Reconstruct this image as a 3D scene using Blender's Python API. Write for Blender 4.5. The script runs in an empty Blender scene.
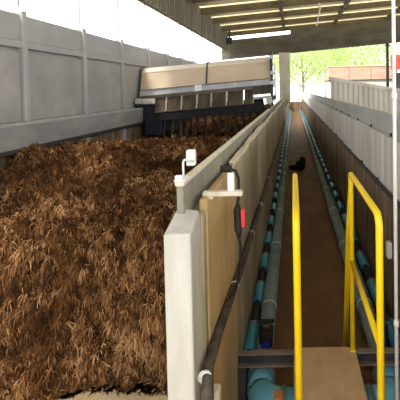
import bpy, math, random
import numpy as np
from mathutils import Vector, Matrix

S = bpy.context.scene
COL = S.collection
R = math.radians
random.seed(7)
rng = np.random.default_rng(7)

# ---------------------------------------------------------------- camera, sky, exposure
cam_data = bpy.data.cameras.new('camera')
cam = bpy.data.objects.new('camera', cam_data)
COL.objects.link(cam)
cam_data.sensor_width = 36.0
cam_data.lens = 36.0 * 440 / 400
cam_data.shift_x = -0.23317
cam_data.shift_y = -0.23909
cam_data.clip_start = 0.05
cam_data.clip_end = 400
cam.matrix_world = Matrix.Translation((0, 0, 2.0)) @ Matrix.Rotation(R(88), 4, 'X') @ Matrix.Rotation(R(-1), 4, 'Z')
S.camera = cam

world = bpy.data.worlds.new('sky')
S.world = world
world.use_nodes = True
bg = world.node_tree.nodes['Background']
bg.inputs['Color'].default_value = (0.93, 0.97, 1.0, 1)
bg.inputs['Strength'].default_value = 3.0

sun_data = bpy.data.lights.new('sun_offscreen', 'SUN')
sun_data.energy = 4.0
sun_data.angle = R(12)
sun_data.color = (1.0, 0.95, 0.86)
sun = bpy.data.objects.new('sun_offscreen', sun_data)
COL.objects.link(sun)
sun.rotation_euler = (R(40), 0, R(-25))

S.view_settings.view_transform = 'Standard'
S.view_settings.look = 'None'
S.view_settings.gamma = 1.0
S.view_settings.use_curve_mapping = False
S.view_settings.exposure = 0.12

# ---------------------------------------------------------------- materials
MATS = {}
def srgb(c):
    return tuple(((v / 255) / 12.92 if v / 255 <= 0.04045 else ((v / 255 + 0.055) / 1.055) ** 2.4) for v in c) + (1,)

def mat(name, c1, c2=None, c3=None, scale=(4, 4, 4), rough=0.8, bump=0.0, bscale=40, metal=0.0, spec=0.3,
        detail=6, lo=0.35, hi=0.65, translucent=0.0):
    m = bpy.data.materials.new(name)
    m.use_nodes = True
    nt = m.node_tree
    N, L = nt.nodes, nt.links
    b = N['Principled BSDF']
    b.inputs['Roughness'].default_value = rough
    b.inputs['Metallic'].default_value = metal
    b.inputs['Specular IOR Level'].default_value = spec
    geo = N.new('ShaderNodeNewGeometry')
    mp = N.new('ShaderNodeMapping')
    mp.inputs['Scale'].default_value = scale
    L.new(geo.outputs['Position'], mp.inputs['Vector'])
    nz = N.new('ShaderNodeTexNoise')
    nz.inputs['Scale'].default_value = 1.0
    nz.inputs['Detail'].default_value = detail
    nz.inputs['Roughness'].default_value = 0.6
    L.new(mp.outputs['Vector'], nz.inputs['Vector'])
    rp = N.new('ShaderNodeValToRGB')
    e = rp.color_ramp.elements
    e[0].position = lo
    e[1].position = hi
    e[0].color = srgb(c1)
    e[1].color = srgb(c2 or c1)
    if c3:
        x = e.new((lo + hi) / 2)
        x.color = srgb(c3)
    L.new(nz.outputs['Fac'], rp.inputs['Fac'])
    L.new(rp.outputs['Color'], b.inputs['Base Color'])
    if bump:
        n2 = N.new('ShaderNodeTexNoise')
        n2.inputs['Scale'].default_value = bscale
        n2.inputs['Detail'].default_value = 4
        L.new(geo.outputs['Position'], n2.inputs['Vector'])
        bp = N.new('ShaderNodeBump')
        bp.inputs['Strength'].default_value = bump
        bp.inputs['Distance'].default_value = 0.02
        L.new(n2.outputs['Fac'], bp.inputs['Height'])
        L.new(bp.outputs['Normal'], b.inputs['Normal'])
    if translucent:
        tr = N.new('ShaderNodeBsdfTranslucent')
        L.new(rp.outputs['Color'], tr.inputs['Color'])
        mx = N.new('ShaderNodeMixShader')
        mx.inputs['Fac'].default_value = translucent
        L.new(b.outputs['BSDF'], mx.inputs[1])
        L.new(tr.outputs['BSDF'], mx.inputs[2])
        L.new(mx.outputs['Shader'], N['Material Output'].inputs['Surface'])
    MATS[name] = m
    return m

mat('trench_dirt', (104, 76, 50), (126, 94, 64), scale=(3, 1.2, 3), bump=0.5, bscale=25)
mat('bay_concrete', (214, 190, 148), (234, 212, 172), scale=(5, 5, 5), bump=0.3)
mat('outside_ground', (200, 190, 170), (215, 208, 190), scale=(.5, .5, .5))
mat('concrete_pale', (188, 186, 176), (212, 210, 202), (200, 198, 190), scale=(6, 6, 1.2), bump=0.25, bscale=60)
mat('concrete_stained', (146, 138, 118), (190, 180, 158), (168, 154, 126), scale=(3, 2.2, .8), bump=0.35, bscale=50, lo=.3, hi=.7)
mat('concrete_drab', (130, 122, 104), (178, 168, 146), (154, 140, 114), scale=(3, 2.2, .8), bump=0.35, bscale=50, lo=.3, hi=.7)
mat('concrete_ochre', (158, 146, 116), (210, 182, 134), (190, 160, 114), scale=(3, 2.5, .8), bump=0.35, bscale=50, lo=.3, hi=.7)
mat('concrete_grey', (132, 130, 116), (160, 156, 140), scale=(5, 5, 2), bump=0.25, bscale=50)
mat('concrete_cap', (206, 196, 172), (228, 220, 202), scale=(12, 12, 12), bump=0.3)
mat('wall_panel', (150, 147, 145), (172, 168, 164), (160, 157, 154), scale=(1, 1.2, 1.2), bump=0.15)
mat('wall_post', (164, 163, 163), (180, 179, 178), scale=(2, 2, 1), bump=0.1)
mat('wall_beam', (160, 159, 160), (174, 173, 174), scale=(2, 1, 2), bump=0.1)
mat('wall_ledge', (136, 135, 134), (158, 156, 154), scale=(2, 1.5, 4), bump=0.2)
mat('right_pale', (196, 190, 180), (224, 220, 213), (212, 206, 198), scale=(5, 5, .7), bump=0.2, bscale=50)
mat('right_dirty', (92, 78, 60), (158, 138, 114), (122, 102, 80), scale=(8, 8, .8), bump=0.35, bscale=50)
mat('right_upper', (172, 172, 168), (192, 192, 188), scale=(3, 1, 3), bump=0.15)
mat('steel_dark', (56, 54, 58), (74, 70, 72), scale=(5, 5, 5), rough=0.55, metal=0.2)
mat('steel_flange', (112, 100, 86), (134, 122, 106), scale=(5, 5, 5), rough=0.6)
mat('plate', (186, 154, 116), (208, 176, 136), (198, 166, 126), scale=(6, 3, 6), rough=0.75, bump=0.2, bscale=80)
mat('yellow_paint', (246, 206, 14), (252, 218, 36), scale=(10, 10, 10), rough=0.4, spec=0.5)
mat('pipe_teal', (104, 118, 114), (132, 144, 138), scale=(4, 4, 4), rough=0.5)
mat('pipe_blue', (36, 124, 154), (58, 150, 178), scale=(5, 5, 5), rough=0.4, spec=0.5)
mat('pipe_light', (86, 158, 182), (120, 184, 200), scale=(5, 5, 5), rough=0.4, spec=0.5)
mat('collar', (190, 196, 190), (206, 210, 204), rough=0.6)
mat('orange_patch', (196, 128, 76), (212, 146, 92), rough=0.8)
mat('black_rubber', (24, 22, 22), (40, 37, 34), scale=(30, 30, 30), rough=0.6, bump=0.3, bscale=90)
mat('hose_dusty', (50, 44, 38), (96, 86, 74), scale=(18, 18, 18), rough=0.8, bump=0.3, bscale=60)
mat('white_plastic', (232, 230, 224), (244, 242, 238), rough=0.5)
mat('white_metal', (222, 222, 222), (240, 240, 240), rough=0.45)
mat('red_plastic', (206, 58, 52), (220, 72, 62), rough=0.5)
mat('blue_plastic', (30, 44, 130), (44, 60, 160), rough=0.4)
mat('hood_beige', (198, 175, 147), (214, 192, 166), (206, 184, 157), scale=(1.2, 2, 3), rough=0.6)
mat('hood_edge', (226, 212, 190), (236, 224, 206), rough=0.6)
mat('frame_grey', (172, 174, 176), (192, 194, 196), rough=0.55)
mat('flap_tan', (60, 52, 43), (96, 84, 68), scale=(6, 6, 2), rough=0.8)
mat('drum_dark', (16, 16, 20), (30, 29, 32), scale=(6, 6, 6), rough=0.7)
mat('tine_dark', (40, 34, 30), (62, 52, 44), scale=(6, 6, 6), rough=0.7)
mat('navy_paint', (22, 24, 36), (36, 38, 52), scale=(4, 4, 4), rough=0.6)
mat('roof_sheet', (196, 180, 148), (218, 204, 174), scale=(.8, .8, .8), rough=0.7)
mat('purlin', (82, 74, 58), (104, 94, 74), scale=(2, 2, 2), rough=0.7)
mat('skylight', (236, 226, 198), (246, 238, 214), rough=0.5, translucent=0.6)
mat('lintel', (88, 83, 71), (112, 106, 92), scale=(1, 1, 2), rough=0.8)
mat('siding', (112, 108, 96), (138, 132, 116), scale=(1, 2, .5), rough=0.7)
mat('column', (196, 186, 164), (214, 206, 186), scale=(3, 3, 1), rough=0.8)
mat('leaf', (128, 160, 82), (202, 220, 150), (166, 190, 116), scale=(3, 3, 3), rough=0.7, translucent=0.4)
mat('bark', (110, 96, 78), (140, 124, 102), scale=(6, 6, 2), rough=0.9)
mat('rib_panel', (192, 186, 176), (214, 208, 200), scale=(2, 2, .6), rough=0.7)
mat('shed_pink', (178, 146, 124), (194, 164, 142), scale=(1, 1, 3), rough=0.8)
mat('shed_white', (222, 212, 202), (232, 224, 216), rough=0.8)
mat('red_paint', (214, 70, 60), (226, 90, 76), rough=0.6)
mat('compost', (40, 25, 15), (112, 78, 48), (70, 46, 28), scale=(12, 12, 5), rough=0.95, bump=0.8, bscale=40, spec=0.1, lo=0.3, hi=0.72)
mat('fibre', (70, 44, 27), (214, 168, 118), (142, 100, 62), rough=0.95, spec=0.05, lo=0.1, hi=1.0)
mat('black_lump', (10, 9, 10), (22, 20, 20), rough=0.8)

# ---------------------------------------------------------------- mesh helpers
class MB:
    def __init__(s):
        s.v, s.f, s.smooth = [], [], []
    def add(s, vs, fs, smooth=False):
        o = len(s.v)
        s.v += [tuple(p) for p in vs]
        s.f += [tuple(i + o for i in f) for f in fs]
        s.smooth += [smooth] * len(fs)
        return s
    def box(s, x0, x1, y0, y1, z0, z1, bev=0.0):
        if bev <= 0:
            vs = [(x, y, z) for z in (z0, z1) for y in (y0, y1) for x in (x0, x1)]
            return s.add(vs, [(0, 2, 3, 1), (4, 5, 7, 6), (0, 1, 5, 4), (2, 6, 7, 3), (0, 4, 6, 2), (1, 3, 7, 5)])
        # chamfered box: 24 verts
        c = ((x0 + x1) / 2, (y0 + y1) / 2, (z0 + z1) / 2)
        h = ((x1 - x0) / 2, (y1 - y0) / 2, (z1 - z0) / 2)
        b = min(bev, *(k * .9 for k in h))
        idx, vs, fs = {}, [], []
        for sx in (-1, 1):
            for sy in (-1, 1):
                for sz in (-1, 1):
                    sg = (sx, sy, sz)
                    for a in range(3):
                        p = [c[k] + sg[k] * (h[k] - (0 if k == a else b)) for k in range(3)]
                        idx[(sg, a)] = len(vs)
                        vs.append(p)
        for a in range(3):
            u, w = (a + 1) % 3, (a + 2) % 3
            for sa in (-1, 1):
                q = []
                for su, sw in ((-1, -1), (1, -1), (1, 1), (-1, 1)):
                    sg = [0, 0, 0]; sg[a] = sa; sg[u] = su; sg[w] = sw
                    q.append(idx[(tuple(sg), a)])
                fs.append(tuple(q if sa > 0 else q[::-1]))
            for su in (-1, 1):
                for sw in (-1, 1):
                    q = []
                    for sa, ax in ((-1, u), (1, u), (1, w), (-1, w)):
                        sg = [0, 0, 0]; sg[a] = sa; sg[u] = su; sg[w] = sw
                        q.append(idx[(tuple(sg), ax)])
                    fs.append(tuple(q if su * sw < 0 else q[::-1]))
        for sx in (-1, 1):
            for sy in (-1, 1):
                for sz in (-1, 1):
                    q = tuple(idx[((sx, sy, sz), a)] for a in range(3))
                    fs.append(q if sx * sy * sz > 0 else q[::-1])
        return s.add(vs, fs)
    def prism(s, poly, axis, a0, a1, off=None):
        """polygon in the plane across axis, extruded a0..a1"""
        n = len(poly)
        vs = []
        for a in (a0, a1):
            for p in poly:
                q = list(p); q.insert(axis, a)
                vs.append(q)
        fs = [tuple(range(n))[::-1], tuple(range(n, 2 * n))]
        fs += [(i, (i + 1) % n, n + (i + 1) % n, n + i) for i in range(n)]
        return s.add(vs, fs)
    def tube(s, pts, r, n=12, caps=True, closed=False):
        pts = [Vector(p) for p in pts]
        rs = r if isinstance(r, (list, tuple)) else [r] * len(pts)
        vs, fs = [], []
        up = None
        for i, p in enumerate(pts):
            if i == 0: t = pts[1] - p
            elif i == len(pts) - 1: t = p - pts[i - 1]
            else: t = (pts[i + 1] - p).normalized() + (p - pts[i - 1]).normalized()
            t.normalize()
            if up is None:
                up = Vector((0, 0, 1)) if abs(t.z) < .9 else Vector((1, 0, 0))
            u = (up - t * up.dot(t)).normalized()
            up = u
            w = t.cross(u)
            for k in range(n):
                a = 2 * math.pi * k / n
                vs.append(p + (u * math.cos(a) + w * math.sin(a)) * rs[i])
        for i in range(len(pts) - 1):
            for k in range(n):
                k2 = (k + 1) % n
                fs.append((i * n + k, i * n + k2, (i + 1) * n + k2, (i + 1) * n + k))
        s.add(vs, fs, True)
        if caps:
            o = len(s.v) - len(vs)
            s.f += [tuple(o + k for k in range(n))[::-1], tuple(o + len(vs) - n + k for k in range(n))]
            s.smooth += [False, False]
        return s
    def mesh(s, name, m):
        me = bpy.data.meshes.new(name)
        me.from_pydata(s.v, [], s.f)
        me.polygons.foreach_set('use_smooth', s.smooth)
        me.materials.append(MATS[m])
        me.update()
        return me
    def build(s, name, m, parent=None, loc=(0, 0, 0)):
        return link(name, s.mesh(name, m), parent, loc)

def link(name, me, parent=None, loc=(0, 0, 0)):
    o = bpy.data.objects.new(name, me)
    COL.objects.link(o)
    o.location = loc
    if parent: o.parent = parent
    return o

def tag(o, label=None, cat=None, group=None, kind=None):
    if label: o['label'] = label
    if cat: o['category'] = cat
    if group: o['group'] = group
    if kind: o['kind'] = kind
    return o

def empty(name, loc=(0, 0, 0)):
    o = bpy.data.objects.new(name, None)
    COL.objects.link(o)
    o.location = loc
    o.empty_display_size = 0.1
    return o

def arc(c, r, a0, a1, n, ax1, ax2):
    c, ax1, ax2 = Vector(c), Vector(ax1), Vector(ax2)
    return [c + (ax1 * math.cos(a0 + (a1 - a0) * i / n) + ax2 * math.sin(a0 + (a1 - a0) * i / n)) * r for i in range(n + 1)]

def vnoise(x, y, seed=0):
    """smooth value noise, numpy"""
    xi, yi = np.floor(x).astype(np.int64), np.floor(y).astype(np.int64)
    xf, yf = x - xi, y - yi
    u, v = xf * xf * (3 - 2 * xf), yf * yf * (3 - 2 * yf)
    def h(a, b):
        n = (a * 374761393 + b * 668265263 + seed * 1442695041) & 0x7fffffff
        n = ((n ^ (n >> 13)) * 1274126177) & 0x7fffffff
        return ((n ^ (n >> 16)) & 0xffff) / 65535.0
    return (h(xi, yi) * (1 - u) + h(xi + 1, yi) * u) * (1 - v) + (h(xi, yi + 1) * (1 - u) + h(xi + 1, yi + 1) * u) * v

def fbm(x, y, oct=4, seed=0):
    t, a, tot = 0, 1.0, 0
    for i in range(oct):
        t = t + a * (vnoise(x * 2 ** i, y * 2 ** i, seed + i) - .5)
        tot += a
        a *= .55
    return t / tot * 2

# ================================================================ SETTING
XL = -3.7        # inner face of the far left wall
XB = -0.466      # trench-side face of the bay wall
XR = 0.95        # trench-side face of the right wall
ZF = -0.40       # floors
YG = 25.0        # end of the roofed hall
def zroof(x): return 5.16 + 0.082 * (x + 3.5)

# ground outside, floors
g = MB().box(-60, 60, -30, 140, -.62, -.46).build('ground', 'outside_ground')
tag(g, kind='structure')
tag(MB().box(-.53, 1.02, -2, 48, -.46, ZF).build('floor_trench', 'trench_dirt'), kind='structure')
tag(MB().box(-3.75, -.53, -2, 24.6, -.46, ZF).build('floor_bay', 'bay_concrete'), kind='structure')
tag(MB().box(-.5, 1.0, 48, 48.2, ZF, .62).build('wall_back', 'right_dirty'), kind='structure')

# ---- far left wall: posts, panels between them, top beam, ledge with rail
wl = tag(MB().box(XL - .25, XL - .06, -2, 24.6, -.46, 2.75).build('wall_left', 'wall_panel'), kind='structure')
SP = 1.74
y0 = 6.07 - 4 * SP
posts = [y0 + SP * i for i in range(15) if y0 + SP * i < 24.6]
post_me = MB().box(-.1, .045, -.055, .055, 0, 3.13 - ZF, .012).mesh('post', 'wall_post')
pan_me = MB().box(-.06, .0, .085, SP - .085, 0, .95, .008).mesh('panel', 'wall_panel')
pan3_me = MB().box(-.06, .0, .085, SP - .085, 0, .95, .008).mesh('lower_panel', 'right_dirty')
mull_me = MB().box(-.015, .015, -.015, .015, 0, 1.2).mesh('mullion', 'wall_post')
for i, y in enumerate(posts):
    link('post', post_me, wl, (XL, y, ZF))
    link('mullion', mull_me, wl, (XL - .05, y, 3.2))
    link('lower_panel', pan3_me, wl, (XL, y, ZF + .64))
    link('panel', pan_me, wl, (XL, y, 1.62))
MB().box(XL - .28, XL + .03, -2, 24.6, 2.62, 2.72, .01).build('beam', 'wall_beam', wl)
MB().box(XL - .22, XL + .0, -2, 24.6, 2.72, 3.08, .01).build('beam', 'wall_beam', wl)
MB().box(XL - .05, XL + .118, -2, 24.6, 1.27, 1.585, .01).build('ledge', 'wall_ledge', wl)
MB().box(XL + .052, XL + .112, -2, 24.6, 1.58, 1.625, .006).build('rail', 'wall_post', wl)
MB().box(XL - .02, XL + .13, -2, 24.6, 1.225, 1.285, .006).build('lower_strip', 'steel_dark', wl)  # dark strip along the lower edge of the ledge

# ---- corrugated siding above the open strip
ws = empty('wall_upper_siding', (XL, 0, 4.2))
tag(ws, kind='structure')
def corr_sheet(w, z0, z1, pitch=.29, d=.10):
    mb = MB()
    prof = []
    n = int(round(w / pitch))
    for k in range(n):
        a = k * pitch
        prof += [(0, a), (0, a + pitch * .45), (d, a + pitch * .55), (d, a + pitch * .92)]
    prof.append((0, w))
    m = len(prof)
    vs = [(x, y, z) for z in (z0, z1) for x, y in prof] + [(x - .012, y, z) for z in (z0, z1) for x, y in prof]
    fs = []
    for k in range(m - 1):
        fs.append((k, k + 1, m + k + 1, m + k))
        fs.append((2 * m + k + 1, 2 * m + k, 3 * m + k, 3 * m + k + 1))
        fs.append((k + 1, k, 2 * m + k, 2 * m + k + 1))
    return mb.add(vs, fs)
sh = corr_sheet(1.16, 0, 1.02).mesh('siding_panel', 'siding')
for i in range(23):
    link('siding_panel', sh, ws, (0, -1.9 + i * 1.16, .05))
MB().box(-.03, .02, -2, 24.7, .0, .06).build('bottom_rail', 'purlin', ws)

# ---- roof: sheets, skylight sheets, purlins
rf = empty('ceiling', (0, 0, 5.16))
tag(rf, kind='structure')
X0, X1 = -4.1, 16.4  # right edge carried on out of view to darken the right side
def slab(x0, x1, y0, y1, t0, t1):
    vs = [(x, y, zroof(x) - 5.16 + t) for t in (t0, t1) for y in (y0, y1) for x in (x0, x1)]
    return MB().add(vs, [(0, 2, 3, 1), (4, 5, 7, 6), (0, 1, 5, 4), (2, 6, 7, 3), (0, 4, 6, 2), (1, 3, 7, 5)])
ys = [-2.13 + 2.47 * i for i in range(12)]  # near end cut back, out of view, to let light onto front-facing surfaces
for i, y in enumerate(ys[:-1]):
    sky = i % 2 == 1
    # each bay of the roof: two sheets with a translucent strip by the purlin
    slab(X0, X1, y, y + 2.05, .12, .15).build('roof_sheet', 'roof_sheet', rf)
    slab(X0, X1, y + 2.05, y + 2.47, .12, .15).build('skylight_sheet' if i > 4 else 'roof_sheet', 'skylight' if i > 4 else 'roof_sheet', rf)
for y in ys:
    slab(X0, X1, y - .06, y + .06, -.12, .12).build('purlin', 'purlin', rf)
    slab(X0, X1, y + .85, y + .95, .02, .12).build('purlin', 'purlin', rf)
for x in (-.45, 2.4, 5.4, 8.4, 11.4, 14.4):
    zz = zroof(x) - 5.16
    MB().box(x - .07, x + .07, -2.13, YG, zz - .04, zz + .12).build('rafter', 'purlin', rf)

# ---- lintel across the open gable end
def lint(x0, x1, y0, y1, b, t):
    vs = [(x, y, 4.05 + .082 * x + z) for z in (b, t) for y in (y0, y1) for x in (x0, x1)]
    return MB().add(vs, [(0, 2, 3, 1), (4, 5, 7, 6), (0, 1, 5, 4), (2, 6, 7, 3), (0, 4, 6, 2), (1, 3, 7, 5)])
ln = tag(lint(-4.0, 16.4, YG, YG + .3, 0, 1.07).build('trim_1', 'lintel'), kind='structure')
lint(-4.0, 16.4, YG - .1, YG, 0, .1).build('lower_flange', 'lintel', ln)
lint(-4.0, 16.4, YG - .1, YG, .5, .58).build('middle_flange', 'lintel', ln)

lint(-.1, 16.4, YG + .02, YG + .2, 1.07, 1.52).build('fascia', 'lintel', ln)

# ---- bay wall between compost bay and trench
wb = tag(MB().box(-.588, -.50, 2.18, 47.9, -.46, 1.375, .006).build('wall_bay', 'concrete_grey'), kind='structure')
vs = [(x, y, z) for z in (-.46, 0) for y in (1.923, 2.19) for x in (-.590, XB)]
vs[4:] = [(-.590, 1.935, 1.362), (XB, 1.935, 1.366), (-.590, 2.19, 1.42), (XB - .012, 2.19, 1.40)]
eb = MB().add(vs, [(0, 2, 3, 1), (4, 5, 7, 6), (0, 1, 5, 4), (2, 6, 7, 3), (0, 4, 6, 2), (1, 3, 7, 5)]).build('end_block', 'concrete_pale', wb)
bv = eb.modifiers.new('bevel', 'BEVEL'); bv.width = .012; bv.segments = 2
yy = 2.19
k = 0
while yy < 47:
    w = (.09, 1.10, 1.16, 1.2, 1.14)[k] if k < 5 else 1.2
    if k == 0: top, m = 1.375, 'concrete_stained'
    elif k == 1: top, m = 1.43, 'concrete_ochre'
    else: top, m = 1.452 + .012 * math.sin(k * 2.1), ('concrete_stained', 'concrete_drab')[k % 2]
    dx = .006 * math.sin(k * 1.7)
    if yy > 24: w = 6
    MB().box(-.505, XB + dx, yy + .004, yy + w - .004, -.46, top, .008).build('panel', m, wb)
    if 2 <= k < 22:
        nn = 9
        vv, ff = [], []
        for j in range(nn + 1):
            y = yy + .006 + (w - .012) * j / nn
            h = .008 + .016 * random.random()
            e = .004 + .007 * random.random()
            vv += [(-.504, y, top - .01), (XB + dx + e, y, top - .018 - .012 * random.random()), (XB + dx + e * .6, y, top + h * .7), (-.502, y, top + h)]
            if j:
                o = 4 * j
                ff += [(o - 4 + q, o - 4 + (q + 1) % 4, o + (q + 1) % 4, o + q) for q in range(4)]
        ff += [(0, 3, 2, 1), (4 * nn, 4 * nn + 1, 4 * nn + 2, 4 * nn + 3)]
        MB().add(vv, ff).build('mortar_edge', 'concrete_cap', wb)
    yy += w
    k += 1
MB().box(-.576, -.542, 2.125, 47.9, 1.37, 1.535, .004).build('upper_wall', 'concrete_grey', wb)
MB().box(-.580, -.538, 2.12, 47.9, 1.535, 1.556, .004).build('rail_cap', 'concrete_cap', wb)

# ---- right wall: dirty plinth pieces below, pale pieces above, grey upper wall
wr = tag(MB().box(XR + .03, XR + .20, -1.5, 47.9, -.46, 1.47).build('wall_right', 'right_upper'), kind='structure')
yy, k = -1.4, 0
while yy < 47.5:
    w = 1.22 if yy < 20 else 5.0
    dx = .006 * math.sin(k * 2.3)
    MB().box(XR + dx, XR + .04, yy + .004, yy + w - .004, .945, 1.49 + .008 * math.sin(k * 1.3), .008).build('panel', 'right_pale', wr)
    MB().box(XR + .004 - dx, XR + .04, yy + .004, yy + w - .004, -.46, .94, .008).build('plinth_panel', 'right_dirty', wr)
    yy += w
    k += 1
MB().box(XR + .13, XR + .22, -1.5, 47.9, 1.45, 1.69, .008).build('upper_wall', 'right_upper', wr)
ck = MB().box(-.012, .012, -.012, .012, 0, .04, .004).mesh('bolt_plate', 'steel_dark')
for i in range(14):
    link('bolt_plate', ck, wr, (XR + .09, 3.5 + 1.2 * i, 1.47))

# ---- column at the end of the hall, dark post
c = MB().box(-.76, -.14, YG - .32, YG - .1, 1.38, 4.05, .02)
c = tag(c.build('column', 'column'), 'broad pale concrete column on the bay wall under the gable beam', 'column')
MB().prism([(-.76, 1.385), (-.585, .9), (-.468, .9), (-.14, 1.385)], 1, YG - .32, YG - .1).build('corbel', 'column', c)
MB().box(-.62, -.28, YG - .345, YG - .32, 1.7, 3.9, .01).build('raised_face', 'column', c)
c = tag(MB().box(5.26, 5.40, YG - .3, YG - .13, -.46, 4.5, .01).build('steel_post', 'steel_dark'), 'slim dark steel post under the gable beam by the red board', 'post')
MB().box(5.2, 5.46, YG - .34, YG - .09, 4.30, 4.38).build('cap_plate', 'steel_dark', c)

# ================================================================ COMPOST
prof = [(3.36, -.44), (3.50, -.42), (3.58, -.22), (3.66, .05), (3.74, .32), (3.84, .60), (3.94, .76), (4.08, .86),
        (4.22, .76), (4.42, .55), (4.58, .60), (4.85, .84), (5.2, .92), (5.45, .90), (5.8, 1.0), (6.3, 1.06), (6.9, 1.10), (7.4, 1.06), (8.2, .90),
        (9.5, .78), (11.0, .76), (12.5, .86), (14, 1.05), (18, 1.1), (24.5, 1.1)]
def spline(P, s):
    P = np.array(P)
    d = np.r_[0, np.cumsum(np.hypot(np.diff(P[:, 0]), np.diff(P[:, 1])))]
    return np.interp(s, d, P[:, 0]), np.interp(s, d, P[:, 1]), d[-1]
_, _, LT = spline(prof, 0)
sv = np.concatenate([np.arange(0, 5.2, .022), np.arange(5.2, 11, .06), np.arange(11, LT, .25), [LT]])
xv = np.linspace(XL, -.58, 150)
def smooth_prof(s):
    a = [spline(prof, np.clip(s + o, 0, LT)) for o in (-.12, -.06, 0, .06, .12)]
    return sum(q[0] for q in a) / 5, sum(q[1] for q in a) / 5
PY, PZ = smooth_prof(sv)
ty, tz = np.gradient(PY, sv), np.gradient(PZ, sv)
tl = np.hypot(ty, tz); ty /= tl; tz /= tl
XX, SS = np.meshgrid(xv, sv)
front = np.clip(1 - (SS - 1.45) / .5, 0, 1)
d = (.05 + .09 * front) * fbm(XX * 1.3, SS * 1.6, 3, 3) + (.13 + .07 * front) * fbm(XX * 6.5, SS * (2.6 * front + 5.0 * (1 - front)), 3, 11) + .08 * fbm(XX * 16, SS * 7, 3, 21)
d *= np.clip(SS / .35, .15, 1)
wob = .07 * np.sin(XX * 2.1 + .6) + .07 * fbm(XX * 1.1, XX * 0 + 3.3, 2, 5)
toe = np.clip((-1.7 - XX) / .35, 0, 1) * .20
CY = PY[:, None] - tz[:, None] * d + front * (wob * .6 - toe)
CZ = PZ[:, None] + ty[:, None] * d
ridge = .075 * np.sin(CY * 6.5 + 1.2 * np.sin(XX * 1.3)) * np.clip((SS - 1.9) / .4, 0, 1)
CZ = CZ + ridge
lw = np.clip((-2.3 - XX) / 1.2, 0, 1); lw = lw * lw * (3 - 2 * lw)
CZ = CZ + .16 * lw * np.clip((CY - 4.4) / .6, 0, 1) * np.clip((7.0 - CY) / 1.0, 0, 1)
CZ = np.maximum(CZ, -.45)
ns, nx = XX.shape
V = np.stack([XX, CY, CZ], -1).reshape(-1, 3)
I = np.arange(ns * nx).reshape(ns, nx)
Q = np.stack([I[:-1, :-1], I[:-1, 1:], I[1:, 1:], I[1:, :-1]], -1).reshape(-1, 4)
me = bpy.data.meshes.new('compost_bed')
me.from_pydata(V.tolist(), [], Q.tolist())
me.polygons.foreach_set('use_smooth', [True] * len(me.polygons))
me.materials.append(MATS['compost'])
comp = link('compost_bed', me)
tag(comp, 'deep bed of loose brown fibrous compost filling the long concrete bay', 'compost', kind='stuff')

# loose fibres: shaggy tufts of thin drooping strands, all in one mesh
def tufts(n, k, smin, smax, ln_rng, w_rng, stand, seed):
    r = np.random.default_rng(seed)
    fx = r.uniform(1, nx - 2.01, n)
    s = r.uniform(smin, smax, n)
    fs = np.clip(np.interp(s, sv, np.arange(ns)), 0, ns - 1.01)
    i0, j0 = fs.astype(int), fx.astype(int)
    a, b = (fs - i0)[:, None], (fx - j0)[:, None]
    G = np.stack([XX, CY, CZ], -1)
    P = (G[i0, j0] * (1 - b) + G[i0, j0 + 1] * b) * (1 - a) + (G[i0 + 1, j0] * (1 - b) + G[i0 + 1, j0 + 1] * b) * a
    du = G[i0, j0 + 1] - G[i0, j0]; dv = G[i0 + 1, j0] - G[i0, j0]
    N = np.cross(du, dv); N /= np.linalg.norm(N, axis=1, keepdims=True) + 1e-9
    D = -dv / (np.linalg.norm(dv, axis=1, keepdims=True) + 1e-9)
    du /= np.linalg.norm(du, axis=1, keepdims=True) + 1e-9
    size = r.uniform(*ln_rng, n)
    shade = np.clip(.46 + .20 * r.normal(0, 1, n) + .7 * fbm(P[:, 0] * 2.2, (P[:, 1] + P[:, 2]) * 2.0, 3, 31), 0, 1)
    rp = lambda q: np.repeat(q, k, axis=0)
    P, N, D, U, L, sh = rp(P), rp(N), rp(D), rp(du), rp(size), rp(shade)
    m = n * k
    L = (L * r.uniform(.5, 1.15, m))[:, None]
    W = r.uniform(*w_rng, m)[:, None]
    an = r.normal(0, .8, m)[:, None]
    T = D * np.cos(an) + U * np.sin(an)
    ri = r.uniform(.15, 1, m)[:, None] * stand
    G0 = np.array([0, 0, -1.0])
    p0 = P - N * .02 + U * L * r.normal(0, .12, m)[:, None] + D * L * r.normal(0, .12, m)[:, None]
    p1 = p0 + N * L * ri * .45 + T * L * .18
    p2 = p1 + T * L * .32 + N * L * ri * .12 + G0 * L * .10
    p3 = p2 + T * L * .14 + G0 * L * .34 - N * L * .05
    B = np.cross(T, N)
    tw = r.normal(0, .7, m)[:, None]
    B = B * np.cos(tw) + N * np.sin(tw)
    vs = np.stack([p0 - B * W * .6, p0 + B * W * .6, p1 - B * W, p1 + B * W, p2 - B * W * .8, p2 + B * W * .8, p3], 1).reshape(-1, 3)
    vs[:, 0] = np.clip(vs[:, 0], XL + .005, -.592)
    vs[:, 2] = np.maximum(vs[:, 2], -.399)
    o = (np.arange(m) * 7)[:, None]
    q = np.concatenate([o + np.array([0, 1, 3, 2]), o + np.array([2, 3, 5, 4])], 0)
    t = o + np.array([4, 5, 6])
    sh = np.clip(sh + r.normal(0, .10, m), 0, 1)
    return vs, q, t, np.repeat(sh, 7)
allv, allq, allt, alls, off = [], [], [], [], 0
for args in ((9500, 12, .10, 1.8, (.045, .12), (.0025, .005), .8, 1), (7500, 11, 1.7, 3.6, (.045, .11), (.0025, .005), 1.1, 2),
             (5200, 10, 3.5, 6.0, (.06, .13), (.003, .007), 1.2, 3), (2600, 9, 6.0, 12.5, (.09, .18), (.005, .011), 1.1, 4)):
    v, q, t, sh_ = tufts(*args)
    allv.append(v); allq.append(q + off); allt.append(t + off); alls.append(sh_); off += len(v)
v = np.concatenate(allv); q = np.concatenate(allq); t = np.concatenate(allt)
me = bpy.data.meshes.new('loose_fibre')
me.vertices.add(len(v)); me.vertices.foreach_set('co', v.ravel())
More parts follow.
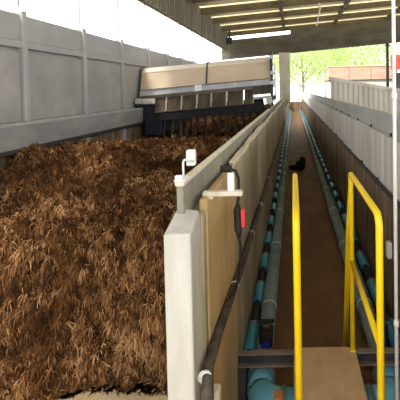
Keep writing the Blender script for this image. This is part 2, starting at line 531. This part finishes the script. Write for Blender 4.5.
me.loops.add(q.size + t.size); me.loops.foreach_set('vertex_index', np.r_[q.ravel(), t.ravel()])
me.polygons.add(len(q) + len(t))
me.polygons.foreach_set('loop_start', np.r_[np.arange(len(q)) * 4, q.size + np.arange(len(t)) * 3])
me.update(calc_edges=True)
at_ = me.attributes.new('tuft_tone', 'FLOAT', 'POINT')
at_.data.foreach_set('value', np.concatenate(alls).astype(np.float32))
fm = MATS['fibre'].node_tree
an_ = fm.nodes.new('ShaderNodeAttribute'); an_.attribute_name = 'tuft_tone'
ramp = [n for n in fm.nodes if n.type == 'VALTORGB'][0]
fm.links.new(an_.outputs['Fac'], ramp.inputs['Fac'])
me.materials.append(MATS['fibre'])
fb = link('loose_fibre', me, comp)
tag(fb, kind='stuff')

# ================================================================ AGITATOR MACHINE
YM = 10.4
mach = empty('compost_turner', (-2.1, YM, 1.58))
tag(mach, 'beige-hooded compost turning machine with dark tined drum spanning the bay', 'machine')
mo = Vector((-2.1, YM, 1.58))
KS = .075
def mz(x): return KS * (x + .52)
def sbox(x0, x1, y0, y1, z0, z1):
    """box whose top and bottom follow the lean of the machine; z given at its right end"""
    vs = [(x - mo.x, y - mo.y, z + mz(x) - mo.z) for z in (z0, z1) for y in (y0, y1) for x in (x0, x1)]
    return MB().add(vs, [(0, 2, 3, 1), (4, 5, 7, 6), (0, 1, 5, 4), (2, 6, 7, 3), (0, 4, 6, 2), (1, 3, 7, 5)])
def sprism(poly, x0, x1):
    n = len(poly)
    vs = [(x - mo.x, y - mo.y, z + mz(x) - mo.z) for x in (x0, x1) for y, z in poly]
    fs = [tuple(range(n)), tuple(range(n, 2 * n))[::-1]] + [(i, n + i, n + (i + 1) % n, (i + 1) % n) for i in range(n)]
    return MB().add(vs, fs)
hp = [(YM, 2.27), (YM + .02, 2.29), (YM + .16, 2.70), (YM + .26, 2.775), (YM + 1.0, 2.80), (YM + 1.25, 2.70), (YM + 1.3, 2.27)]
for a, b in ((-3.61, -2.055), (-2.035, -.53)):
    h = sprism(hp, a, b).build('hood_panel', 'hood_beige', mach)
    sprism([(YM + .13, 2.675), (YM + .15, 2.71), (YM + .26, 2.79), (YM + .3, 2.79), (YM + .3, 2.77), (YM + .17, 2.70)], a, b).build('hood_edge', 'hood_edge', h)
sprism([(YM - .02, 2.27), (YM + .14, 2.72), (YM + .26, 2.81), (YM + .4, 2.81), (YM + .4, 2.27)], -2.06, -2.03).build('seam_strip', 'steel_dark', mach)
fr = sbox(-3.6, -.5, YM - .05, YM + .05, 2.11, 2.265).build('front_beam', 'frame_grey', mach)
sbox(-3.6, -.5, YM - .08, YM - .05, 2.245, 2.27).build('flange', 'steel_flange', fr)
sbox(-3.6, -.5, YM - .08, YM - .05, 2.105, 2.125).build('flange', 'steel_flange', fr)
sbox(-2.30, -2.14, YM - .10, YM - .05, 2.12, 2.26).build('placard', 'white_plastic', mach)
sbox(-1.40, -1.33, YM - .07, YM - .05, 2.14, 2.24).build('small_placard', 'collar', mach)
sbox(-3.6, -.5, YM + 1.15, YM + 1.25, 2.05, 2.27).build('rear_beam', 'frame_grey', mach)
sbox(-3.62, -.95, YM, YM + .06, 2.045, 2.115).build('lower_beam', 'steel_flange', mach)
# hanging flaps with light edges
fx = [-3.28, -2.98, -2.62, -2.26, -1.92, -1.56, -1.16, -.92]
for i in range(7):
    a, b = fx[i], fx[i + 1]
    f = sprism([(YM + .02, 2.05), (YM - .02, 1.80), (YM - .06, 1.70), (YM - .045, 1.70), (YM - .005, 1.80), (YM + .035, 2.05)], a + .012, b - .03).build('flap', 'flap_tan', mach)
    sprism([(YM + .0, 2.05), (YM - .04, 1.80), (YM - .08, 1.72), (YM - .045, 1.72), (YM - .005, 1.80), (YM + .035, 2.05)], b - .03, b - .008).build('strap', 'hood_beige', f)
# drum and tines
d0 = []
for i in range(2):
    x = (-3.2, -.72)[i]
    d0.append((x - mo.x, .32, 1.66 + mz(x) - mo.z))
dr = MB().tube(d0, .14, 18).build('drum', 'drum_dark', mach)
sbox(-3.3, -.75, YM - .03, YM + .12, 1.50, 1.75).build('drum_guard', 'drum_dark', mach)
random.seed(3)
for i in range(13):
    x = -3.05 + i * .185
    z = 1.62 + mz(x)
    ph = random.uniform(-.05, .05)
    l = random.uniform(.55, .66)
    pts = [(x - mo.x, .12, z - mo.z), (x + ph * .4 - mo.x, .06, z - .22 - mo.z), (x + ph - mo.x, .02, z - .45 - mo.z), (x + ph * 1.5 - mo.x, .08, z - l - mo.z)]
    t = MB().tube(pts, [.03, .028, .026, .016], 8).build('tine', 'tine_dark', dr)
    MB().box(-.035, .035, -.015, .02, -.07, .06, .005).build('paddle', 'tine_dark', t, (x + ph - mo.x, .02, z - .48 - mo.z))
for i in range(12):
    x = -2.95 + i * .185
    z = 1.62 + mz(x)
    MB().tube([(x - mo.x, .5, z - mo.z), (x + .02 - mo.x, .62, z - .3 - mo.z), (x - mo.x, .55, z - .6 - mo.z)], [.022, .02, .012], 8).build('tine', 'tine_dark', dr)
# left end: gearbox, housing, wheel carriage
gb = MB().box(-3.60 - mo.x, -3.26 - mo.x, -.08, .5, 1.70 - mo.z, 1.83 - mo.z, .02).build('gearbox', 'hood_edge', mach)
MB().box(-3.52 - mo.x, -3.3 - mo.x, -.1, -.08, 1.72 - mo.z, 1.80 - mo.z, .01).build('cover', 'collar', gb)
MB().box(-3.54 - mo.x, -3.10 - mo.x, .0, .9, .95 - mo.z, 1.70 - mo.z, .03).build('end_housing', 'navy_paint', mach)
MB().box(-3.10 - mo.x, -2.86 - mo.x, .1, .8, 1.0 - mo.z, 1.56 - mo.z, .05).build('bearing_housing', 'drum_dark', mach)
MB().box(-3.64 - mo.x, -3.5 - mo.x, -.3, 1.5, 1.72 - mo.z, 1.84 - mo.z, .01).build('carriage', 'frame_grey', mach)
MB().box(-3.6 - mo.x, -3.5 - mo.x, .0, .1, 1.8 - mo.z, 2.1 - mo.z, .01).build('leg', 'frame_grey', mach)
wheel = MB().tube([(-.03, 0, 0), (.03, 0, 0)], .09, 20).mesh('wheel', 'steel_dark')
for y in (-.15, 1.3):
    link('wheel', wheel, mach, (XL + .082 - mo.x, y, 1.714 - mo.z))
    link('wheel', wheel, mach, (-.562 - mo.x, y, 1.645 - mo.z))
# right end: upright, white mast, carriage, control box
MB().box(-.62 - mo.x, -.50 - mo.x, -.35, 1.5, 1.68 - mo.z, 1.84 - mo.z, .01).build('carriage', 'frame_grey', mach)
up = MB().box(-.535 - mo.x, -.47 - mo.x, -.06, .12, 1.8 - mo.z, 2.90 - mo.z, .01).build('upright', 'steel_dark', mach)
for z in (2.72, 2.35, 2.12):
    MB().box(-.53 - mo.x, -.44 - mo.x, -.1, -.06, z - mo.z, z + .08 - mo.z, .01).build('bracket', 'collar', up)
MB().tube([(-.42 - mo.x, -.05, 1.84 - mo.z), (-.42 - mo.x, -.05, 2.62 - mo.z)], .022, 10).build('mast', 'white_metal', mach)
MB().box(-.52 - mo.x, -.40 - mo.x, -.1, .1, 1.76 - mo.z, 1.86 - mo.z, .01).build('mast_foot', 'steel_dark', mach)
sbox(-.95, -.52, YM - .02, YM + .04, 1.90, 2.11).build('side_panel', 'flap_tan', mach)
sbox(-.95, -.52, YM - .06, YM + .0, 1.80, 1.86).build('cross_bar', 'frame_grey', mach)

# ================================================================ PLATFORM
# cross beam (channel) on a leg
cb = tag(MB().box(XB + .002, XR, 3.315, 3.335, -.112, -.012).build('steel_beam', 'steel_dark'), 'dark steel channel beam across the trench at the platform edge', 'beam')
MB().box(XB + .002, XR, 3.275, 3.336, -.022, -.010, .003).build('flange', 'steel_flange', cb)
MB().box(XB + .002, XR, 3.275, 3.336, -.116, -.104, .003).build('flange', 'steel_flange', cb)
MB().box(XB + .006, XB + .066, 3.28, 3.33, ZF, -.112).build('leg', 'steel_dark', cb)
MB().box(XR - .07, XR - .01, 3.28, 3.33, ZF, -.112).build('leg', 'steel_dark', cb)
pl = tag(MB().box(-.03, .443, 2.16, 3.33, -.010, .006, .004).build('platform_plate', 'plate'), 'tan plate of the small platform between the yellow railings', 'platform')
MB().box(-.02, .02, 2.2, 3.27, -.07, -.010).build('edge_angle', 'steel_dark', pl)
MB().box(.385, .425, 2.2, 3.27, -.07, -.010).build('edge_angle', 'steel_dark', pl)
MB().box(-.02, .425, 2.2, 2.26, ZF, -.010).build('support', 'steel_dark', pl)

def railing(name, x, yn, yf, ladder, label):
    r = empty(name, (x, yn, .006))
    tag(r, label, 'railing', 'yellow tube railings on the platform')
    zt = 1.376 - .006 - .019
    L = yf - yn
    rad = .019
    pts = [(0, 0, 0), (0, 0, zt - .07)] + arc((0, .07, zt - .07), .07, math.pi, math.pi / 2, 6, (0, 1, 0), (0, 0, 1)) + [(0, L - .03, zt)] + arc((0, L - .03, zt - .03), .03, math.pi / 2, 0, 4, (0, 1, 0), (0, 0, 1)) + [(0, L, 0)]
    MB().tube(pts, rad, 14).build('top_rail', 'yellow_paint', r)
    MB().tube([(0, 0, zt * .505), (0, L, zt * .505)], rad * .9, 12).build('middle_rail', 'yellow_paint', r)
    fp = MB().box(-.022, .022, -.026, .026, -.001, .008, .002).mesh('foot_plate', 'yellow_paint')
    link('foot_plate', fp, r); link('foot_plate', fp, r, (0, L, 0))
    if ladder:
        pts = [(0, L, zt - .02), (-.012, L + .12, zt - .45), (-.028, L + .40, ZF - .006)]
        MB().tube(pts, .014, 10).build('stair_rail', 'yellow_paint', r)
        pts = [(0, L, zt - .10), (0, L + .10, zt - .5), (.0, L + .46, ZF - .006)]
        MB().tube(pts, .010, 8).build('stair_rail', 'yellow_paint', r)
    return r
railing('railing', .004, 2.21, 3.28, False, 'yellow tube railing on the plate, running alone down the middle of the trench')
railing('railing', .421, 2.187, 3.28, True, 'yellow tube railing with a slanting stair rail beside the right trench wall')

# thin white pipe rising beside the right wall
wp = tag(MB().tube([(.602, 2.62, ZF), (.602, 2.62, 5.55)], .0115, 12).build('conduit_pipe', 'white_metal'), 'thin white upright pipe in front of the right trench wall', 'pipe')
MB().tube([(.602, 2.62, ZF), (.602, 2.62, ZF + .02)], .04, 14).build('foot', 'white_metal', wp)
MB().tube([(.602, 2.62, 1.93), (.602, 2.62, 1.97)], .016, 12).build('coupling', 'white_metal', wp)
MB().tube([(.602, 2.62, .55), (.602, 2.62, .59)], .016, 12).build('coupling', 'white_metal', wp)

# ================================================================ PIPES
def header(x, side, z, r, label, ncol):
    h = empty('aeration_pipe', (x, 3.45, z))
    tag(h, label, 'pipe')
    MB().tube([(0, -.06, 0), (0, 44.3, 0)], r, 18).build('pipe_run', 'pipe_teal', h)
    cm = MB().tube([(0, -.012, 0), (0, .012, 0)], r * 1.07, 18).mesh('coupling', 'collar')
    sm = MB().box(-.05, .05, -.03, .03, ZF - z, -r * .8, .004).mesh('support', 'steel_dark')
    for i in range(10):
        link('coupling', cm, h, (0, 1.02 + 1.74 * i, 0))
        link('support', sm, h, (0, .7 + 1.74 * i, 0))
    return h
hl = header(-.285, -1, -.25, .075, 'grey-teal pipe with blue sleeves along the bay wall', 0)
hr = header(.70, 1, -.25, .078, 'grey-teal pipe with blue sleeves along the right trench wall', 0)
for h, dx, r in ((hl, -.127, .052), (hr, .163, .058)):
    MB().tube([(dx, -.05, .02), (dx, 44.3, .02)], r * .72, 12).build('side_run', 'black_rubber', h)
    slv = MB().tube([(dx, -.02, .02), (dx, .0, .02), (dx, .40, .02), (dx, .42, .02)], [r * .86, r, r, r * .86], 16).mesh('sleeve', 'pipe_blue')
    rim = MB().tube([(dx, .385, .02), (dx, .415, .02)], r * 1.06, 16).mesh('rim', 'pipe_teal')
    for i in range(48):
        b = link('sleeve', slv, h, (0, .22 + .87 * i, 0))
        if i < 14:
            link('rim', rim, b)
# cross connection under the platform with elbows
cp = empty('connecting_pipe', (.2, 3.12, -.28))
tag(cp, 'light blue elbowed pipe under the platform joining both trench pipes', 'pipe')
for s, x in ((-1, -.285 - .2), (1, .70 - .2)):
    c = (x - s * .16, .16, 0)
    pts = [(x, .30, .03), (x, .16, .02)] + arc(c, .16, 0, -math.pi / 2, 8, (s, 0, 0), (0, 1, 0))
    MB().tube(pts, .105, 18).build('elbow', 'pipe_light', cp)
    MB().tube([(x, .25, .02), (x, .275, .02)], .112, 20).build('flange', 'pipe_teal', cp)
    MB().tube([(x - s * .17, 0, 0), (x - s * .20, 0, 0)], .112, 20).build('flange', 'pipe_teal', cp)
MB().tube([(-.285 - .2 + .16, 0, 0), (.70 - .2 - .16, 0, 0)], .102, 18).build('pipe_run', 'pipe_light', cp)
MB().box(-.375, -.31, -.105, -.02, .02, .112, .004).build('patch', 'orange_patch', cp)

def valve(x, y, z, label):
    v = empty('valve', (x, y, z))
    v.scale = (1.5, 1.5, 1.5)
    tag(v, label, 'valve')
    MB().tube([(0, 0, -.09), (0, 0, .03)], [.036, .044], 14).build('valve_body', 'black_rubber', v)
    MB().tube([(0, 0, .03), (0, 0, .055)], .026, 12).build('bonnet', 'flap_tan', v)
    hnd = MB().box(-.05, .05, -.012, .012, .055, .075, .005).build('handle', 'black_rubber', v)
    MB().tube([(0, -.06, -.05), (0, -.03, -.05)], .024, 12).build('port', 'blue_plastic', v)
valve(-.27, 3.72, -.09, 'black valve with blue port on the left trench pipe')
valve(.72, 3.72, -.085, 'black valve with blue port on the right trench pipe')

# ================================================================ HOSES
h1 = MB().tube([(-.395, 1.88, ZF + .028), (-.395, 1.885, .0), (-.40, 1.90, .28), (-.405, 1.93, .50), (-.415, 1.97, .62), (-.43, 2.06, .675), (-.435, 2.4, .665), (-.436, 3.37, .605), (-.436, 5.8, .54), (-.436, 10, .505), (-.436, 20, .46), (-.436, 40, .44)], .028, 12)
h1 = tag(h1.build('hose', 'hose_dusty'), 'thick dusty black hose running along the bay wall', 'hose')
for y, z in ((2.02, .655), (3.05, .625), (4.3, .58), (5.5, .548), (7.2, .53), (9, .512)):
    MB().tube([(-.436, y - .006, z), (-.436, y + .006, z)], .034, 12).build('clip', 'white_plastic' if y < 2.5 else 'collar', h1)
h2 = MB().tube([(.925, -1, .95), (.925, 3, .955), (.925, 8, .95), (.925, 20, .94), (.925, 40, .93)], .022, 10)
h2 = tag(h2.build('hose', 'black_rubber'), 'slim black hose running along the right trench wall', 'hose')
for i in range(12):
    MB().box(.91, XR + .01, 2.5 + i * 1.2, 2.53 + i * 1.2, .925, .985).build('clip', 'steel_dark', h2)
jb = tag(MB().box(-.468, -.38, 2.05, 2.12, .42, .56, .008).build('wall_box', 'concrete_cap'), 'small pale box on the bay wall behind the hose bend', 'box')
MB().box(-.46, -.388, 2.043, 2.05, .43, .55, .003).build('lid', 'concrete_cap', jb)

wj = tag(MB().box(.91, XR + .006, 4.3, 4.38, .30, .46, .006).build('outlet_box', 'white_plastic'), 'small white box on the dirty lower part of the right trench wall', 'box')
MB().box(.904, .91, 4.305, 4.375, .31, .45, .002).build('lid', 'white_metal', wj)

# ---- bracket with cable box on the bay wall
br = tag(MB().box(-.50, -.285, 2.36, 2.41, 1.425, 1.452, .004).build('bracket_bar', 'concrete_cap'), 'pale bar bracket sticking out from the bay wall top', 'bracket')
MB().box(-.50, -.44, 2.34, 2.46, 1.415, 1.428, .003).build('base_plate', 'concrete_cap', br)
sb = tag(MB().box(-.365, -.33, 2.37, 2.41, 1.450, 1.550, .004).build('switch_box', 'white_plastic'), 'small white switch box standing on the bracket bar', 'switch box')
MB().box(-.36, -.335, 2.365, 2.37, 1.46, 1.54, .002).build('lid', 'white_metal', sb)
cbm = MB().tube([(-.395, 2.40, 1.568), (-.355, 2.402, 1.568), (-.325, 2.412, 1.555), (-.31, 2.423, 1.51), (-.311, 2.424, 1.42), (-.318, 2.41, 1.36), (-.312, 2.37, 1.24), (-.30, 2.36, 1.15), (-.305, 2.38, 1.06), (-.33, 2.45, .92), (-.38, 2.6, .78), (-.425, 2.75, .69)], .008, 8)
cb2 = tag(cbm.build('cable', 'black_rubber'), 'black cable with plug hanging from the bracket to the hose', 'cable')
MB().tube([(-.405, 2.40, 1.57), (-.345, 2.40, 1.568)], .020, 12).build('plug', 'black_rubber', cb2)
MB().tube([(-.317, 2.413, 1.37), (-.318, 2.402, 1.34), (-.312, 2.37, 1.24), (-.306, 2.365, 1.2)], [.010, .022, .020, .010], 12).build('connector', 'black_rubber', cb2)
MB().box(-.296, -.274, 2.365, 2.395, 1.25, 1.35, .004).build('tag', 'red_plastic', cb2)

# ---- limit switch on the end of the rail
lsw = empty('limit_switch', (-.556, 2.19, 1.556))
tag(lsw, 'white limit switch on a bent bracket at the rail end', 'switch')
MB().box(-.035, .02, -.05, .06, 0, .008, .002).build('base_plate', 'white_metal', lsw)
MB().box(-.03, .005, -.055, -.03, -.02, .03, .003).build('clamp', 'white_metal', lsw)
MB().tube([(.0, .0, .0), (.0, .0, .085), (.006, .0, .098), (.02, .0, .102), (.045, .0, .104)], .006, 8).build('arm', 'white_metal', lsw)
b = MB().box(.02, .062, -.02, .02, .072, .150, .004).build('switch_body', 'white_plastic', lsw)
MB().box(.022, .060, -.024, -.02, .088, .102, .001).build('band', 'frame_grey', b)

# ---- black bundle on the trench floor
bl = MB()
random.seed(11)
def blob(cx, cy, cz, rx, ry, rz, n=14, m=9):
    vs, fs = [], []
    for i in range(m + 1):
        for k in range(n):
            a, e = 2 * math.pi * k / n, -math.pi / 2 + math.pi * i / m
            w = 1 + .18 * math.sin(3 * a + cx * 9) * math.cos(e) + random.uniform(-.06, .06)
            vs.append((cx + rx * w * math.cos(e) * math.cos(a), cy + ry * w * math.cos(e) * math.sin(a), max(cz + rz * w * math.sin(e), 0)))
    for i in range(m):
        for k in range(n):
            k2 = (k + 1) % n
            fs.append((i * n + k, i * n + k2, (i + 1) * n + k2, (i + 1) * n + k))
    return vs, fs
bb = empty('black_bag', (.18, 13.0, ZF))
tag(bb, 'crumpled black bag lying on the brown trench floor', 'bag')
MB().add(*blob(0, 0, .12, .15, .22, .16), True).build('bag_body', 'black_lump', bb)
MB().add(*blob(.06, .10, .22, .10, .12, .15), True).build('bag_neck', 'black_lump', bb)
MB().add(*blob(-.2, .02, .07, .13, .12, .08), True).build('bag_flap', 'black_lump', bb)

# ================================================================ ROOF FITTINGS
fl = empty('floodlight', (-3.45, 24.3, 4.72))
tag(fl, 'small dark floodlight in the corner under the roof', 'lamp')
MB().box(-.16, .16, -.18, .02, -.22, .16, .03).build('housing', 'steel_dark', fl)
MB().box(-.05, .05, -.05, .05, .14, .575).build('bracket', 'steel_dark', fl)
hb = tag(MB().tube([(1.15, 17.6, 5.3), (1.15, 19.6, 5.05), (1.12, 20.0, 4.85)], .035, 10).build('hanging_pipe', 'white_metal'), 'short white pipe slung under the roof purlins', 'pipe')
MB().box(1.12, 1.18, 18.2, 18.25, 5.2, 5.68).build('strap', 'white_metal', hb)

# ================================================================ OUTSIDE AND RIGHT
rw = empty('ribbed_barrier', (2.2, 14, ZF))
tag(rw, 'pale ribbed sheet barrier behind the right trench wall', 'barrier')
def rib_sheet(w, h0, h1, pitch=.16, d=.04):
    prof = []
    n = int(round(w / pitch))
    for k in range(n):
        a = k * pitch
        prof += [(a, 0), (a + pitch * .5, 0), (a + pitch * .6, -d), (a + pitch * .92, -d)]
    prof.append((w, 0))
    m = len(prof)
    vs = [(x, y, 0) for x, y in prof] + [(x, y, h0 + (h1 - h0) * x / w) for x, y in prof]
    vs += [(x, y + .015, 0) for x, y in prof] + [(x, y + .015, h0 + (h1 - h0) * x / w) for x, y in prof]
    fs = []
    for k in range(m - 1):
        fs += [(k, k + 1, m + k + 1, m + k), (2 * m + k + 1, 2 * m + k, 3 * m + k, 3 * m + k + 1), (m + k, m + k + 1, 3 * m + k + 1, 3 * m + k)]
    return MB().add(vs, fs)
top = lambda x: 2.68 - .19 * (x - 1.15)
for i in range(5):
    a = 1.2 + i * .64
    rib_sheet(.64, top(a), top(a + .64)).build('sheet', 'rib_panel', rw, (a - 2.2, 0, 0))
vs = [(x - 2.2, y, top(x) + z) for z in (-.02, .09) for y in (-.08, .06) for x in (1.15, 4.45)]
MB().add(vs, [(0, 2, 3, 1), (4, 5, 7, 6), (0, 1, 5, 4), (2, 6, 7, 3), (0, 4, 6, 2), (1, 3, 7, 5)]).build('top_rail', 'rib_panel', rw)

sd = empty('shed', (4.4, 31, -.46))
tag(sd, 'low pinkish-beige shed beyond the gable in front of the trees', 'shed')
MB().box(-1.85, 2.6, 0, 3, 0, 3.0).build('lower_wall', 'shed_white', sd)
for a, b in ((-1.85, -.45), (-.43, 1.1), (1.12, 2.6)):
    MB().box(a, b, -.06, 3, 3.0, 3.95, .02).build('upper_panel', 'shed_pink', sd)
MB().box(-1.9, 2.65, -.1, 3.05, 2.96, 3.04).build('band', 'flap_tan', sd)
MB().box(-1.9, 2.65, -.1, 3.05, 3.95, 4.02).build('coping', 'hood_beige', sd)
rb = tag(MB().box(6.2, 9.0, 27.8, 27.95, 3.1, 4.05, .02).build('red_board', 'red_paint'), 'red board on posts beyond the dark steel post', 'board')
for x in (6.5, 8.6):
    MB().box(x, x + .12, 27.95, 28.07, -.46, 4.0).build('leg', 'steel_dark', rb)
tag(MB().box(7.2, 9.6, 28.6, 31, -.46, 3.0, .03).build('dark_container', 'navy_paint'), 'dark navy container standing behind the red board', 'container')

def tree(x, y, h, cr, n, seed, label):
    r = np.random.default_rng(seed)
    t = empty('tree', (x, y, -.46))
    tag(t, label, 'tree', 'trees beyond the hall')
    MB().tube([(0, 0, 0), (.1, 0, h * .3), (-.05, .1, h * .6), (.05, 0, h * .9)], [.2, .16, .1, .04], 10).build('trunk', 'bark', t)
    cs = []
    for i in range(6):
        a = r.uniform(0, 6.28)
        z0 = h * r.uniform(.25, .55)
        e = (math.cos(a) * cr * .8, math.sin(a) * cr * .8, z0 + h * r.uniform(.15, .4))
        MB().tube([(0, 0, z0), (e[0] * .5, e[1] * .5, (z0 + e[2]) / 2 + .1), e], [.08, .05, .02], 7).build('branch', 'bark', t)
        cs.append(e)
    cs += [(0, 0, h * .9), (0, 0, h * .7), (cr * .4, 0, h * .45), (-cr * .4, 0, h * .4)]
    cs = np.array(cs)
    c = cs[r.integers(0, len(cs), n)]
    p = c + r.normal(0, 1, (n, 3)) * np.array([cr * .33, cr * .33, h * .11])
    p[:, 2] = np.maximum(p[:, 2], .3)
    u = r.normal(0, 1, (n, 3)); u /= np.linalg.norm(u, axis=1, keepdims=True)
    w = np.cross(u, r.normal(0, 1, (n, 3))); w /= np.linalg.norm(w, axis=1, keepdims=True)
    s = r.uniform(.08, .17, n)[:, None] * h / 9
    vs = np.stack([p - u * s, p + w * s * .5, p + u * s, p - w * s * .5], 1).reshape(-1, 3)
    m = MB(); m.v = vs.tolist(); m.f = (np.arange(n * 4).reshape(-1, 4)).tolist(); m.smooth = [False] * n
    tag(m.build('foliage', 'leaf', t), kind='stuff')
tree(1.2, 54, 9, 3.0, 5000, 1, 'pale green tree with a forked trunk beyond the trench end')
tree(-1.4, 66, 9.5, 3.0, 4000, 2, 'light green tree partly hidden by the pale column')
tree(5.8, 78, 12.5, 4.2, 5500, 3, 'tall bushy green tree rising behind the pinkish shed, beside the forked one')
tree(13.0, 90, 13.5, 4.6, 5500, 4, 'rounded green tree behind the middle of the shed roof')
tree(20.0, 102, 15, 5.0, 5500, 5, 'green tree behind the far end of the shed near the steel post')
tree(10.5, 116, 18, 6.2, 6000, 6, 'large hazy green tree farthest behind the shed')
